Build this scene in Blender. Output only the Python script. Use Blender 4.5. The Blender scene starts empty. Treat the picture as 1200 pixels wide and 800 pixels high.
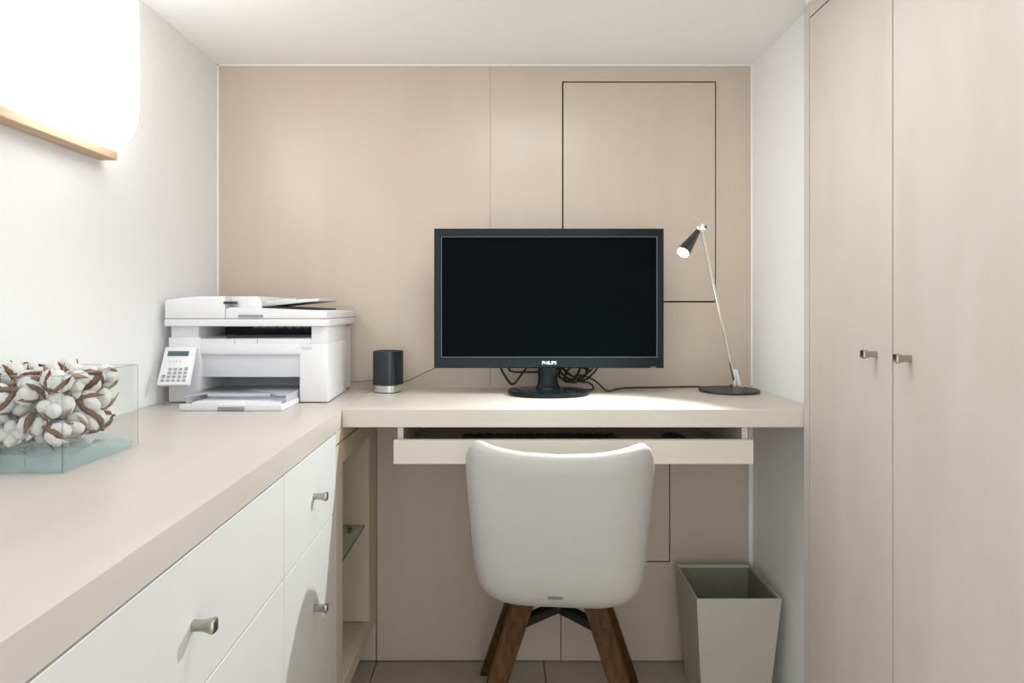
import bpy, bmesh, math, random
from mathutils import Vector, Matrix

# ------------------------------------------------------------------ camera, world, light, exposure
scene = bpy.context.scene
COL = scene.collection
EYE = 0.955                      # camera height, metres; camera stands at x=0, y=0 and looks along +y
cam_d = bpy.data.cameras.new('camera')
cam_d.sensor_width = 36.0
cam_d.lens = 22.2
cam_d.shift_x = 12 / 1200
cam_d.shift_y = -40 / 1200
cam_d.clip_start = 0.02
cam = bpy.data.objects.new('camera', cam_d)
cam.location = (0, 0, EYE)
cam.rotation_euler = (math.radians(90), 0, 0)
COL.objects.link(cam)
scene.camera = cam

world = bpy.data.worlds.new('world')
scene.world = world
world.use_nodes = True
world.node_tree.nodes['Background'].inputs[0].default_value = (0.94, 0.975, 1.0, 1)
world.node_tree.nodes['Background'].inputs[1].default_value = 1.6     # the open, brightly lit room behind the camera

FILL_W = 1.9                    # unseen ceiling panel, added as fill light above the frame
SHADE_E = 4.0                    # glowing wall lamp
SPOT_W = 25.0                    # bulb of the desk lamp
la = bpy.data.lights.new('ceiling_fill', 'AREA')
la.shape = 'RECTANGLE'; la.size = 0.4; la.size_y = 0.4; la.energy = FILL_W; la.color = (0.95, 0.98, 1.0)
lo = bpy.data.objects.new('ceiling_fill', la)
lo.location = (0.12, 1.00, 1.585)
COL.objects.link(lo)

vs = scene.view_settings
vs.view_transform = 'Standard'
vs.look = 'None'
vs.gamma = 1.0
vs.use_curve_mapping = False
vs.exposure = 0.39

random.seed(4)
R = math.radians

# ------------------------------------------------------------------ materials
MATS = {}
def lin(c):
    return tuple(((v / 255) / 12.92 if v / 255 <= 0.04045 else ((v / 255 + 0.055) / 1.055) ** 2.4) for v in c)

def mat(name, color, rough=0.5, metal=0.0, vary=0.04, scale=30.0, stretch=(1, 1, 1), bump=0.0, spec=0.5,
        coat=0.0, emit=None, color2=None, detail=3.0):
    """Principled material; its colour is modulated by a (stretched) noise."""
    m = bpy.data.materials.new(name)
    m.use_nodes = True
    nt = m.node_tree
    b = nt.nodes['Principled BSDF']
    b.inputs['Roughness'].default_value = rough
    b.inputs['Metallic'].default_value = metal
    b.inputs['Specular IOR Level'].default_value = spec
    b.inputs['Coat Weight'].default_value = coat
    b.inputs['Coat Roughness'].default_value = 0.12
    tc = nt.nodes.new('ShaderNodeTexCoord')
    mp = nt.nodes.new('ShaderNodeMapping')
    mp.inputs['Scale'].default_value = stretch
    nz = nt.nodes.new('ShaderNodeTexNoise')
    nz.inputs['Scale'].default_value = scale
    nz.inputs['Detail'].default_value = detail
    nt.links.new(tc.outputs['Object'], mp.inputs['Vector'])
    nt.links.new(mp.outputs['Vector'], nz.inputs['Vector'])
    rp = nt.nodes.new('ShaderNodeValToRGB')
    c1 = tuple(min(1, c * (1 - vary)) for c in color)
    c2 = color2 if color2 else tuple(min(1, c * (1 + vary)) for c in color)
    rp.color_ramp.elements[0].position = 0.3
    rp.color_ramp.elements[1].position = 0.7
    rp.color_ramp.elements[0].color = (*c1, 1)
    rp.color_ramp.elements[1].color = (*c2, 1)
    nt.links.new(nz.outputs['Fac'], rp.inputs['Fac'])
    nt.links.new(rp.outputs['Color'], b.inputs['Base Color'])
    if bump:
        bp = nt.nodes.new('ShaderNodeBump')
        bp.inputs['Strength'].default_value = bump
        bp.inputs['Distance'].default_value = 0.002
        nt.links.new(nz.outputs['Fac'], bp.inputs['Height'])
        nt.links.new(bp.outputs['Normal'], b.inputs['Normal'])
    if emit:
        b.inputs['Emission Color'].default_value = (*emit[0], 1)
        b.inputs['Emission Strength'].default_value = emit[1]
    MATS[name] = m
    return m

def wood(name, color, grain, rough=0.45, vary=0.05, coat=0.0, cloud=0.05):
    """Lacquered light veneer: fine streaks along `grain` plus broad clouding."""
    m = mat(name, color, rough, vary=vary, scale=6.0,
            stretch=tuple(0.3 if i == grain else 5.0 for i in range(3)), coat=coat, detail=6.0)
    nt = m.node_tree
    b = nt.nodes['Principled BSDF']
    rp = [n for n in nt.nodes if n.type == 'VALTORGB'][0]
    tc = [n for n in nt.nodes if n.type == 'TEX_COORD'][0]
    mp = nt.nodes.new('ShaderNodeMapping')
    mp.inputs['Scale'].default_value = tuple(0.8 if i == grain else 2.4 for i in range(3))
    nz = nt.nodes.new('ShaderNodeTexNoise')
    nz.inputs['Scale'].default_value = 2.6
    nz.inputs['Detail'].default_value = 4.0
    nz.inputs['Distortion'].default_value = 0.8
    nt.links.new(tc.outputs['Object'], mp.inputs['Vector'])
    nt.links.new(mp.outputs['Vector'], nz.inputs['Vector'])
    r2 = nt.nodes.new('ShaderNodeValToRGB')
    r2.color_ramp.elements[0].color = (1 - cloud, 1 - cloud * 1.3, 1 - cloud * 1.7, 1)
    r2.color_ramp.elements[1].color = (1, 1, 1, 1)
    r2.color_ramp.elements[0].position = 0.35
    r2.color_ramp.elements[1].position = 0.62
    nt.links.new(nz.outputs['Fac'], r2.inputs['Fac'])
    mx = nt.nodes.new('ShaderNodeMix')
    mx.data_type = 'RGBA'; mx.blend_type = 'MULTIPLY'
    mx.inputs['Factor'].default_value = 1.0
    nt.links.new(rp.outputs['Color'], mx.inputs['A'])
    nt.links.new(r2.outputs['Color'], mx.inputs['B'])
    nt.links.new(mx.outputs['Result'], b.inputs['Base Color'])
    return m

def pane_glass(name, tint, gloss_rough=0.02, ior=1.5, veil=0.0, veil_col=(0.85, 0.85, 0.9)):
    """Clear thin sheet: what lies behind, slightly tinted, plus a Fresnel reflection."""
    m = bpy.data.materials.new(name)
    m.use_nodes = True
    nt = m.node_tree
    nt.nodes.remove(nt.nodes['Principled BSDF'])
    out = [n for n in nt.nodes if n.type == 'OUTPUT_MATERIAL'][0]
    tr = nt.nodes.new('ShaderNodeBsdfTransparent')
    tr.inputs['Color'].default_value = (*tint, 1)
    gl = nt.nodes.new('ShaderNodeBsdfGlossy')
    gl.inputs['Roughness'].default_value = gloss_rough
    lw = nt.nodes.new('ShaderNodeLayerWeight')      # Schlick: the same from both sides of the sheet
    lw.inputs['Blend'].default_value = 0.5
    pw = nt.nodes.new('ShaderNodeMath'); pw.operation = 'POWER'; pw.inputs[1].default_value = 5.0
    f0 = ((ior - 1) / (ior + 1)) ** 2
    fr = nt.nodes.new('ShaderNodeMath'); fr.operation = 'MULTIPLY_ADD'
    fr.inputs[1].default_value = 1 - f0; fr.inputs[2].default_value = f0
    nt.links.new(lw.outputs['Facing'], pw.inputs[0])
    nt.links.new(pw.outputs[0], fr.inputs[0])
    mx = nt.nodes.new('ShaderNodeMixShader')
    nt.links.new(fr.outputs[0], mx.inputs['Fac'])
    src = tr
    if veil:
        df = nt.nodes.new('ShaderNodeBsdfDiffuse')
        df.inputs['Color'].default_value = (*veil_col, 1)
        m2 = nt.nodes.new('ShaderNodeMixShader')
        m2.inputs['Fac'].default_value = veil
        nt.links.new(tr.outputs[0], m2.inputs[1])
        nt.links.new(df.outputs[0], m2.inputs[2])
        src = m2
    nt.links.new(src.outputs[0], mx.inputs[1])
    nt.links.new(gl.outputs[0], mx.inputs[2])
    nt.links.new(mx.outputs[0], out.inputs['Surface'])
    MATS[name] = m
    return m

WALL = mat('white_paint', (0.89, 0.895, 0.89), 0.75, vary=0.006, scale=60, bump=0.03, spec=0.3)
CEIL = mat('ceiling_paint', (0.92, 0.92, 0.915), 0.85, vary=0.006, scale=50, spec=0.2)
CAULK = mat('white_sealant', (0.88, 0.86, 0.82), 0.6, vary=0.02)
JOINT = mat('pale_sealant', (0.66, 0.57, 0.48), 0.7, vary=0.02)
PANEL = wood('birch_panel', (0.60, 0.50, 0.41), 2, rough=0.30, vary=0.012, cloud=0.03)
DOORW = wood('birch_door', (0.655, 0.585, 0.525), 2, rough=0.45, vary=0.012, cloud=0.05)
TOPW = wood('birch_worktop', (0.59, 0.535, 0.485), 1, rough=0.33, vary=0.02, cloud=0.04)
DESKW = wood('birch_desktop', (0.62, 0.57, 0.495), 0, rough=0.33, vary=0.02, cloud=0.04)
CASEW = wood('birch_case', (0.62, 0.52, 0.39), 2, rough=0.5, vary=0.03, cloud=0.06)
FRONT = mat('white_lacquer', (0.68, 0.67, 0.65), 0.42, vary=0.006, scale=12)
VOID = mat('dark_gap', (0.03, 0.022, 0.016), 0.9)
TILE = mat('stone_tile', (0.42, 0.375, 0.29), 0.5, vary=0.12, scale=5, detail=6, bump=0.05)
GROUT = mat('tile_grout', (0.34, 0.30, 0.24), 0.9, vary=0.08, scale=80)
CHROME = mat('polished_chrome', (0.86, 0.85, 0.83), 0.14, metal=1.0, vary=0.02)
NICKEL = mat('brushed_nickel', (0.42, 0.395, 0.35), 0.28, metal=1.0, vary=0.03, scale=90)
BLACK = mat('black_plastic', (0.012, 0.014, 0.015), 0.32, vary=0.1, spec=0.5)
GLOSSK = mat('gloss_black_plastic', (0.006, 0.011, 0.012), 0.17, vary=0.05, spec=0.2)
BEVELHL = mat('bevel_highlight_grey', (0.10, 0.13, 0.135), 0.3, vary=0.05)  # lighter grey, a bevel highlight put in as colour
SCREEN = mat('dark_screen', (0.002, 0.0035, 0.0045), 0.3, vary=0.1, spec=0.02)
MATTEK = mat('matte_black_metal', (0.028, 0.026, 0.022), 0.45, vary=0.08)
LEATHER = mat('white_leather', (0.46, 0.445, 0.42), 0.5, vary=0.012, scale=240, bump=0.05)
SEATW = mat('white_seat_leather', (0.80, 0.785, 0.755), 0.5, vary=0.012, scale=200, bump=0.05)
WALNUT = mat('dark_walnut', (0.078, 0.036, 0.011), 0.5, spec=0.12, vary=0.45, scale=14, stretch=(6, 6, 0.7), detail=6, bump=0.05)
EMBLEM = mat('embossed_grey', (0.20, 0.20, 0.185), 0.45, vary=0.05)
BRACKET = mat('black_steel', (0.012, 0.011, 0.010), 0.5, vary=0.1)
BIN = mat('taupe_leatherette', (0.50, 0.465, 0.385), 0.5, vary=0.02, scale=160, bump=0.04)
BININ = mat('bin_lining', (0.24, 0.24, 0.19), 0.7, vary=0.04, scale=90)
PRW = mat('printer_white', (0.80, 0.80, 0.815), 0.42, vary=0.006, scale=40)
PRG = mat('printer_grey', (0.66, 0.67, 0.70), 0.45, vary=0.01)
PRLT = mat('printer_panel', (0.86, 0.87, 0.88), 0.38, vary=0.006)
PRDK = mat('printer_dark', (0.02, 0.022, 0.024), 0.5, vary=0.1)
PRMID = mat('printer_mid_grey', (0.30, 0.30, 0.31), 0.45, vary=0.05)
LCD = mat('lcd_grey_green', (0.10, 0.16, 0.16), 0.6, vary=0.04, spec=0.1)
KEYS = mat('grey_keys', (0.36, 0.38, 0.39), 0.5, vary=0.04)
PAPER = mat('white_paper', (0.86, 0.86, 0.90), 0.7, vary=0.006)
SPEAK = mat('petrol_black_shell', (0.010, 0.019, 0.024), 0.3, vary=0.06, spec=0.6)
SILVER = mat('silver_ring', (0.72, 0.73, 0.72), 0.3, metal=0.85, vary=0.03)
BAREWOOD = mat('pine_strip', (0.55, 0.39, 0.25), 0.5, vary=0.14, scale=10, stretch=(8, 0.6, 8), detail=5)
CORDK = mat('black_cable', (0.012, 0.012, 0.012), 0.4, vary=0.1)
CORDG = mat('grey_cable', (0.22, 0.19, 0.15), 0.5, vary=0.1)
LOGO = mat('white_print', (0.85, 0.86, 0.86), 0.4, vary=0.01)
LINT = mat('cotton_lint', (0.72, 0.70, 0.675), 0.95, vary=0.05, scale=130, bump=0.5, spec=0.1, detail=6)
HUSK = mat('dry_husk', (0.16, 0.075, 0.032), 0.75, vary=0.5, scale=60, detail=5, bump=0.2)
HUSKL = mat('pale_husk', (0.34, 0.235, 0.15), 0.75, vary=0.35, scale=60, detail=5, bump=0.2)
SHADE = mat('opal_shade', (0.95, 0.95, 0.94), 0.4, vary=0.004, emit=((0.99, 0.985, 0.97), SHADE_E))
BULB = mat('lit_bulb', (1, 1, 1), 0.4, vary=0.0, emit=((0.95, 0.98, 1.0), 25.0))
FILLGLOW = mat('fill_panel_glow', (0.95, 0.95, 0.95), 0.5, vary=0.0, emit=((0.95, 0.98, 1.0), 2.0))  # glow of the added ceiling fill panel
VASEG = pane_glass('clear_glass', (0.982, 0.992, 0.99), 0.01, 1.5)
GLINE = pane_glass('glass_rim', (0.86, 0.90, 0.90), 0.02, 1.7)
SHELFG = pane_glass('shelf_glass', (0.86, 0.92, 0.88), 0.02, 1.5)
GEDGE = mat('glass_edge', (0.02, 0.05, 0.04), 0.15, vary=0.1)
COVERG = pane_glass('milky_plastic', (0.92, 0.92, 0.96), 0.15, 1.4, veil=0.45)
VASEB = pane_glass('teal_glass_base', (0.945, 0.985, 0.985), 0.04, 1.8, veil=0.20, veil_col=(0.66, 0.93, 0.95))

# ------------------------------------------------------------------ mesh helpers
def tag(o, label=None, cat=None, group=None, kind=None):
    if label: o['label'] = label
    if cat: o['category'] = cat
    if group: o['group'] = group
    if kind: o['kind'] = kind
    return o

def thing(name, loc, label, cat, group=None, rotz=0.0):
    o = bpy.data.objects.new(name, None)
    o.empty_display_size = 0.05
    o.location = loc
    o.rotation_euler = (0, 0, rotz)
    COL.objects.link(o)
    return tag(o, label, cat, group)

def wpos(o):
    p = Vector((0, 0, 0))
    while o:
        p += o.location
        o = o.parent
    return p

def obj(name, bm, m, parent=None, local=False, smooth=False, sharp=35):
    """Links bm as ONE mesh. World coordinates unless local=True (then: parent's own coordinates)."""
    bmesh.ops.recalc_face_normals(bm, faces=bm.faces[:])
    xs = [v.co for v in bm.verts]
    if local:
        org = Vector((0, 0, 0)); shift = Vector((0, 0, 0))
    elif parent is None:
        org = Vector(((min(c.x for c in xs) + max(c.x for c in xs)) / 2, (min(c.y for c in xs) + max(c.y for c in xs)) / 2,
                      min(c.z for c in xs)))
        shift = org
    else:
        org = Vector((0, 0, 0)); shift = wpos(parent)
    for v in bm.verts:
        v.co -= shift
    me = bpy.data.meshes.new(name)
    bm.to_mesh(me)
    bm.free()
    if smooth:
        for p in me.polygons:
            p.use_smooth = True
        me.set_sharp_from_angle(angle=R(sharp))
    me.materials.append(m)
    o = bpy.data.objects.new(name, me)
    COL.objects.link(o)
    if parent is None:
        o.location = org
    else:
        o.parent = parent
    return o

def NB():
    return bmesh.new()

def box(bm, x0, x1, y0, y1, z0, z1, bev=0.0, seg=2):
    vs_ = [bm.verts.new((x, y, z)) for x in (x0, x1) for y in (y0, y1) for z in (z0, z1)]
    idx = ((0, 1, 3, 2), (4, 6, 7, 5), (0, 4, 5, 1), (2, 3, 7, 6), (0, 2, 6, 4), (1, 5, 7, 3))
    fs = [bm.faces.new([vs_[i] for i in f]) for f in idx]
    if bev:
        es = list({e for f in fs for e in f.edges})
        bmesh.ops.bevel(bm, geom=es, offset=bev, segments=seg, profile=0.5, affect='EDGES')
    return bm

def bx(*a, **k):
    return box(NB(), *a, **k)

def prism(bm, pts, axis, lo_, hi, bev=0.0, seg=2):
    """Polygon in the plane across `axis` ('x','y','z'), extruded from lo_ to hi."""
    def mk(p, h):
        if axis == 'z': return (p[0], p[1], h)
        if axis == 'y': return (p[0], h, p[1])
        return (h, p[0], p[1])
    a = [bm.verts.new(mk(p, lo_)) for p in pts]
    b = [bm.verts.new(mk(p, hi)) for p in pts]
    n = len(pts)
    fs = [bm.faces.new(a[::-1]), bm.faces.new(b)]
    for i in range(n):
        fs.append(bm.faces.new((a[i], a[(i + 1) % n], b[(i + 1) % n], b[i])))
    if bev:
        es = list({e for f in fs for e in f.edges})
        bmesh.ops.bevel(bm, geom=es, offset=bev, segments=seg, profile=0.5, affect='EDGES')
    return bm

def rings(bm, rr, cap0=True, cap1=True):
    """Skin between rings of equal vertex count."""
    V = [[bm.verts.new(p) for p in r] for r in rr]
    n = len(rr[0])
    for a, b in zip(V[:-1], V[1:]):
        for i in range(n):
            bm.faces.new((a[i], a[(i + 1) % n], b[(i + 1) % n], b[i]))
    if cap0: bm.faces.new(V[0][::-1])
    if cap1: bm.faces.new(V[-1])
    return bm

def lathe(bm, prof, center=(0, 0, 0), seg=40, sx=1.0, sy=1.0, M=None):
    """prof: (r, z) pairs from one end to the other; closed with caps."""
    rr = []
    for r, z in prof:
        ring = []
        for i in range(seg):
            t = 2 * math.pi * i / seg
            p = Vector((r * sx * math.cos(t), r * sy * math.sin(t), z))
            if M: p = M @ p
            ring.append(p + Vector(center))
        rr.append(ring)
    return rings(bm, rr)

def frame_along(d):
    d = d.normalized()
    up = Vector((0, 0, 1)) if abs(d.z) < 0.95 else Vector((1, 0, 0))
    a = d.cross(up).normalized()
    return a, a.cross(d).normalized()

def tube(bm, pts, r, seg=8):
    pts = [Vector(p) for p in pts]
    rr = []
    a = None
    for i, p in enumerate(pts):
        d = (pts[min(i + 1, len(pts) - 1)] - pts[max(i - 1, 0)]).normalized()
        if a is None:
            a, b = frame_along(d)
        else:
            a = (a - d * a.dot(d)).normalized()
            b = a.cross(d).normalized()
        rad = r[i] if isinstance(r, (list, tuple)) else r
        rr.append([p + a * rad * math.cos(2 * math.pi * k / seg) + b * rad * math.sin(2 * math.pi * k / seg) for k in range(seg)])
    return rings(bm, rr)

def smoothpath(pts, n=8):
    P = [Vector(p) for p in pts]
    P = [P[0]] + P + [P[-1]]
    out = []
    for i in range(1, len(P) - 2):
        for k in range(n):
            t = k / n
            p0, p1, p2, p3 = P[i - 1], P[i], P[i + 1], P[i + 2]
            out.append(0.5 * ((2 * p1) + (-p0 + p2) * t + (2 * p0 - 5 * p1 + 4 * p2 - p3) * t * t + (-p0 + 3 * p1 - 3 * p2 + p3) * t ** 3))
    out.append(P[-2])
    return out

def superring(a, b, n, z, seg=48, cx=0.0, cy=0.0, rot=0.0):
    out = []
    for i in range(seg):
        t = 2 * math.pi * i / seg
        c, s = math.cos(t), math.sin(t)
        x = a * math.copysign(abs(c) ** (2 / n), c)
        y = b * math.copysign(abs(s) ** (2 / n), s)
        out.append((cx + x * math.cos(rot) - y * math.sin(rot), cy + x * math.sin(rot) + y * math.cos(rot), z))
    return out

# ------------------------------------------------------------------ the room
XL, XR, YB, YF, ZC = -0.766, 0.674, 1.703, -0.35, 1.609
XW = 0.635                          # plane of the wardrobe doors
ZD, ZU = 0.740, 0.702               # worktop top / underside
YD = 1.331                          # front edge of the desk
YW = 1.327                          # far end of the wardrobe

def XF(y):                          # front plane of the left-hand run, which is not quite square to the back wall
    return -0.337 + (YD - max(0.30, min(YD, y))) * 0.0172

fl = tag(obj('floor', bx(XL - 0.1, 1.25, YF - 0.1, YB + 0.1, -0.06, -0.006), GROUT), kind='structure')
TS = 0.45
x = XL - 0.02
while x < 1.2:
    y = YB + 0.02
    while y > YF:
        x1, y1 = min(x + TS - 0.003, 1.2), max(y - TS + 0.003, YF)
        obj('tile', bx(x, x1, y1, y, -0.006, 0.0, bev=0.0015, seg=1), TILE, fl)
        y -= TS
    x += TS
tag(obj('ceiling', bx(XL - 0.1, 1.25, YF - 0.1, YB + 0.1, ZC, ZC + 0.06), CEIL), kind='structure')
tag(obj('wall_left', bx(XL - 0.1, XL, YF - 0.1, YB + 0.1, 0, ZC), WALL), kind='structure')
wr = NB()
prism(wr, [(XR, YW + 0.001), (XR, YB + 0.1), (1.25, YB + 0.1), (1.25, YF), (XW, YF), (XW, 0.168), (1.2, 0.168), (1.2, YW + 0.001)],
      'z', 0, ZC)
tag(obj('wall_right', wr, WALL), kind='structure')

# back wall: dark core, veneered panels in front of it with their joints
wb = tag(obj('wall_back', bx(XL - 0.1, 1.25, YB + 0.016, YB + 0.1, 0, ZC), VOID), kind='structure')
PT = YB + 0.015
SX = -0.030
def wpanel(name, x0, x1, z0, z1, hole=None):
    bm = NB()
    if hole is None:
        box(bm, x0, x1, YB, PT, z0, z1, bev=0.0008, seg=1)
    else:
        a, b, c, d = hole
        prism(bm, [(x0, z0), (x1, z0), (x1, c), (x0, c)], 'y', YB, PT)
        if d < z1:
            prism(bm, [(x0, d), (x1, d), (x1, z1), (x0, z1)], 'y', YB, PT)
        if a > x0:
            prism(bm, [(x0, c), (a, c), (a, d), (x0, d)], 'y', YB, PT)
        prism(bm, [(b, c), (x1, c), (x1, d), (b, d)], 'y', YB, PT)
    return obj(name, bm, PANEL, wb)
wpanel('wall_panel', XL, SX - 0.0012, ZU + 0.002, ZC - 0.003)
wpanel('wall_panel', SX + 0.0012, XR, ZU + 0.002, ZC - 0.003, hole=(0.1625, 0.5785, 0.968, 1.5645))
wpanel('hatch_door', 0.1665, 0.5755, 0.972, 1.5610)
obj('panel_joint', bx(SX - 0.0012, SX + 0.0012, YB + 0.0015, PT, ZU, ZC - 0.003), JOINT, wb)
wpanel('wall_panel', -0.337, 0.1585, 0.003, ZU - 0.002)
wpanel('wall_panel', 0.1605, XR, 0.003, ZU - 0.002, hole=(0.1605, 0.4545, 0.268, 0.66))
wpanel('hatch_door', 0.1625, 0.4520, 0.271, 0.658)
wpanel('wall_panel', XL, -0.3395, 0.003, ZU - 0.002)
# thin white sealant lines round the panelling, corner strip under the desk
tag(obj('trim_1', bx(XL, XL + 0.004, YB - 0.003, YB, ZD, ZC), CAULK), kind='structure')
tag(obj('trim_2', bx(XL, XR, YB - 0.003, YB, ZC - 0.004, ZC), CAULK), kind='structure')
tag(obj('trim_3', bx(XR - 0.010, XR, YB - 0.006, YB, 0, ZU), WALL), kind='structure')
tag(obj('trim_4', bx(XL, XR, YB - 0.004, YB, ZD, ZD + 0.003), JOINT), kind='structure')
tag(obj('trim_5', bx(XR - 0.003, XR, YB - 0.004, YB, ZD, ZC), WALL), kind='structure')
bb = NB()
prism(bb, [(XR, 0.0), (XR - 0.018, 0.0), (XR - 0.016, 0.009), (XR - 0.009, 0.016), (XR, 0.018)], 'y', YW + 0.002, YB - 0.006)
tag(obj('baseboard_right', bb, WALL), kind='structure')
# unseen fixture added on the ceiling to carry the fill light
cl = thing('fill_panel', (0.12, 1.00, ZC - 0.022), 'square flat fill light panel added on the ceiling, with thin metal frame', 'lamp')
fr = NB()
rings(fr, [[(0.12 + a * h, 1.00 + b * h, z) for a, b in ((-1, -1), (1, -1), (1, 1), (-1, 1))] for h, z in ((0.24, ZC), (0.24, ZC - 0.022), (0.22, ZC - 0.022), (0.22, ZC))], cap0=False, cap1=False)
obj('frame', fr, NICKEL, cl)
obj('diffuser', bx(-0.098, 0.338, 0.782, 1.218, ZC - 0.014, ZC - 0.001), FILLGLOW, cl)

# ------------------------------------------------------------------ knobs (flared square bars)
def knob(parent, base, d):
    d = Vector(d).normalized()
    up = Vector((0, 0, 1))
    side = d.cross(up).normalized()
    base = Vector(base)
    rr = []
    for t, h, w in ((-0.001, 0.0052, 0.0046), (0.010, 0.0050, 0.0044), (0.015, 0.0056, 0.0050), (0.020, 0.0072, 0.0064),
                    (0.0225, 0.0076, 0.0068), (0.0245, 0.0066, 0.0058), (0.0250, 0.0040, 0.0036)):
        ring = []
        for p in superring(w, h, 5.0, 0, seg=16):
            ring.append(base + d * t + side * p[0] + up * p[1])
        rr.append(ring)
    return obj('knob', rings(NB(), rr), NICKEL, parent, smooth=True, sharp=45)

# ------------------------------------------------------------------ wardrobe (right)
wd = thing('wardrobe', (0.92, 0.75, 0), 'tall built-in wardrobe of pale birch with flush doors and small knobs', 'wardrobe')
ca = NB()
box(ca, XW, 1.19, YW - 0.022, YW, 0.0, ZC - 0.024)            # far end panel
box(ca, XW, 1.19, 0.171, 0.193, 0.0, ZC - 0.024)              # near end panel
box(ca, XW + 0.001, 1.19, 0.193, YW - 0.022, 1.554, ZC - 0.024)   # head rail
box(ca, XW + 0.02, 1.19, 0.193, YW - 0.022, 0.0, 0.06)        # plinth
obj('carcass', ca, DOORW, wd)
obj('gap_shade_backing', bx(XW + 0.0215, XW + 0.034, 0.193, YW - 0.022, 0.06, 1.554), VOID, wd)  # near-black sheet added so the door gaps read as deep shade
obj('filler_strip', bx(XW + 0.003, 1.19, 0.171, YW, ZC - 0.024, ZC - 0.001), WALL, wd)
edges = [1.3045, 1.0262, 0.7490, 0.4715, 0.194]
for k in range(4):
    y1, y0 = edges[k] - 0.0016, edges[k + 1] + 0.0016
    d = obj('door', bx(XW, XW + 0.020, y0, y1, 0.065, 1.5500, bev=0.0005, seg=1), DOORW, wd)
    ky = (y0 + 0.043) if k % 2 == 0 else (y1 - 0.043)
    kn = knob(d, (XW, ky, 0.8755), (-1, 0, 0))

# ------------------------------------------------------------------ left-hand run: worktop, desk, cabinets
def slab(bm, y0, y1, z0, z1, t, off=0.0):
    prism(bm, [(XF(y0) - off, y0), (XF(y1) - off, y1), (XF(y1) - off - t, y1), (XF(y0) - off - t, y0)], 'z', z0, z1, bev=0.0007, seg=1)
    return bm

wt = NB()
prism(wt, [(XL, YF + 0.01), (XF(0), YF + 0.01), (XF(0.30), 0.30), (-0.3372, YD - 0.001), (-0.3372, YB - 0.001), (XL, YB - 0.001)], 'z', ZU, ZD, bev=0.0012, seg=2)
tag(obj('worktop', wt, TOPW), 'long pale birch worktop along the white wall, holding printer and glass vase', 'worktop')
dk = NB()
prism(dk, [(-0.3366, YD), (XR - 0.0005, YD), (XR - 0.0005, YB - 0.001), (-0.3366, YB - 0.001)], 'z', ZU, ZD, bev=0.0012, seg=2)
tag(obj('desk', dk, DESKW), 'pale birch desk top under the monitor, between worktop and wardrobe', 'desk')

def cabinet(label, y0, y1, kz_low):
    c = thing('drawer_cabinet', ((XL + XF(y0)) / 2, (y0 + y1) / 2, 0), label, 'cabinet')
    body = NB()
    prism(body, [(XL + 0.004, y0 + 0.001), (XF(y0) - 0.024, y0 + 0.001), (XF(y1) - 0.024, y1 - 0.001), (XL + 0.004, y1 - 0.001)], 'z', 0.10, ZU - 0.001)
    obj('body', body, VOID, c)
    obj('plinth', slab(NB(), y0 + 0.001, y1 - 0.001, 0.0, 0.10, 0.018, off=0.055), CASEW, c)
    ym = (y0 + y1) / 2
    d = obj('drawer', slab(NB(), y0 + 0.0012, y1 - 0.0012, 0.5435, 0.6990, 0.020), FRONT, c)
    knob(d, (XF(ym), ym, 0.620), (1, 0, 0))
    d = obj('door', slab(NB(), y0 + 0.0012, y1 - 0.0012, 0.104, 0.5410, 0.020), FRONT, c)
    knob(d, (XF(ym), ym, kz_low), (1, 0, 0))
    return c
cabinet('narrow white cabinet with a drawer above a door, next to the open bookcase', 0.9588, 1.2800, 0.422)
cabinet('wide white cabinet with a broad drawer, beneath the glass vase', 0.3710, 0.9588, 0.422)
cabinet('wide white cabinet with a broad drawer, at the open end of the worktop', -0.2170, 0.3710, 0.422)

bc = thing('bookcase', (-0.55, 1.49, 0), 'open birch bookcase with glass shelf under the worktop corner', 'bookcase')
Y0, Y1 = 1.2812, 1.6990
f = NB(); slab(f, Y0, Y1, 0.6752, ZU - 0.001, 0.02); obj('top_filler', f, CASEW, bc)
f = NB(); slab(f, Y0, 1.337, 0.118, 0.6712, 0.022); obj('stile', f, CASEW, bc)
f = NB(); slab(f, 1.612, Y1, 0.118, 0.6712, 0.022); obj('stile', f, CASEW, bc)
f = NB(); slab(f, 1.337, 1.612, 0.6260, 0.6712, 0.022); obj('top_rail', f, CASEW, bc)
f = NB(); slab(f, 1.337, 1.612, 0.118, 0.1560, 0.022); obj('bottom_rail', f, CASEW, bc)
obj('shelf_board', bx(XL + 0.004, -0.3595, Y0 + 0.02, 1.628, 0.138, 0.154), CASEW, bc)
obj('end_panel', bx(XL + 0.004, -0.3378, 1.604, 1.6115, 0.157, 0.6255), CASEW, bc)
obj('end_panel', bx(XL + 0.004, -0.3595, Y0 + 0.001, Y0 + 0.018, 0.118, 0.6712), CASEW, bc)
obj('back_panel', bx(XL + 0.002, XL + 0.014, Y0 + 0.02, 1.628, 0.154, 0.6712), CASEW, bc)
obj('top_panel', bx(XL + 0.014, -0.3595, Y0 + 0.02, 1.628, 0.655, 0.6712), CASEW, bc)
obj('plinth', bx(-0.41, -0.39, Y0, 1.699, 0, 0.117), CASEW, bc)
g = obj('glass_shelf', bx(-0.70, -0.349, 1.31, 1.602, 0.398, 0.4035), SHELFG, bc)
obj('polished_edge', bx(-0.349, -0.3478, 1.31, 1.602, 0.398, 0.4035), GEDGE, g)
for px, py in ((-0.385, 1.597), (-0.385, 1.306)):
    obj('shelf_pin', lathe(NB(), [(0.004, -0.008), (0.006, -0.008), (0.006, 0.006), (0.003, 0.008)], (px, py, 0.3915), seg=12,
                           M=Matrix.Rotation(R(90), 3, 'X')), MATTEK, bc)

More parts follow.
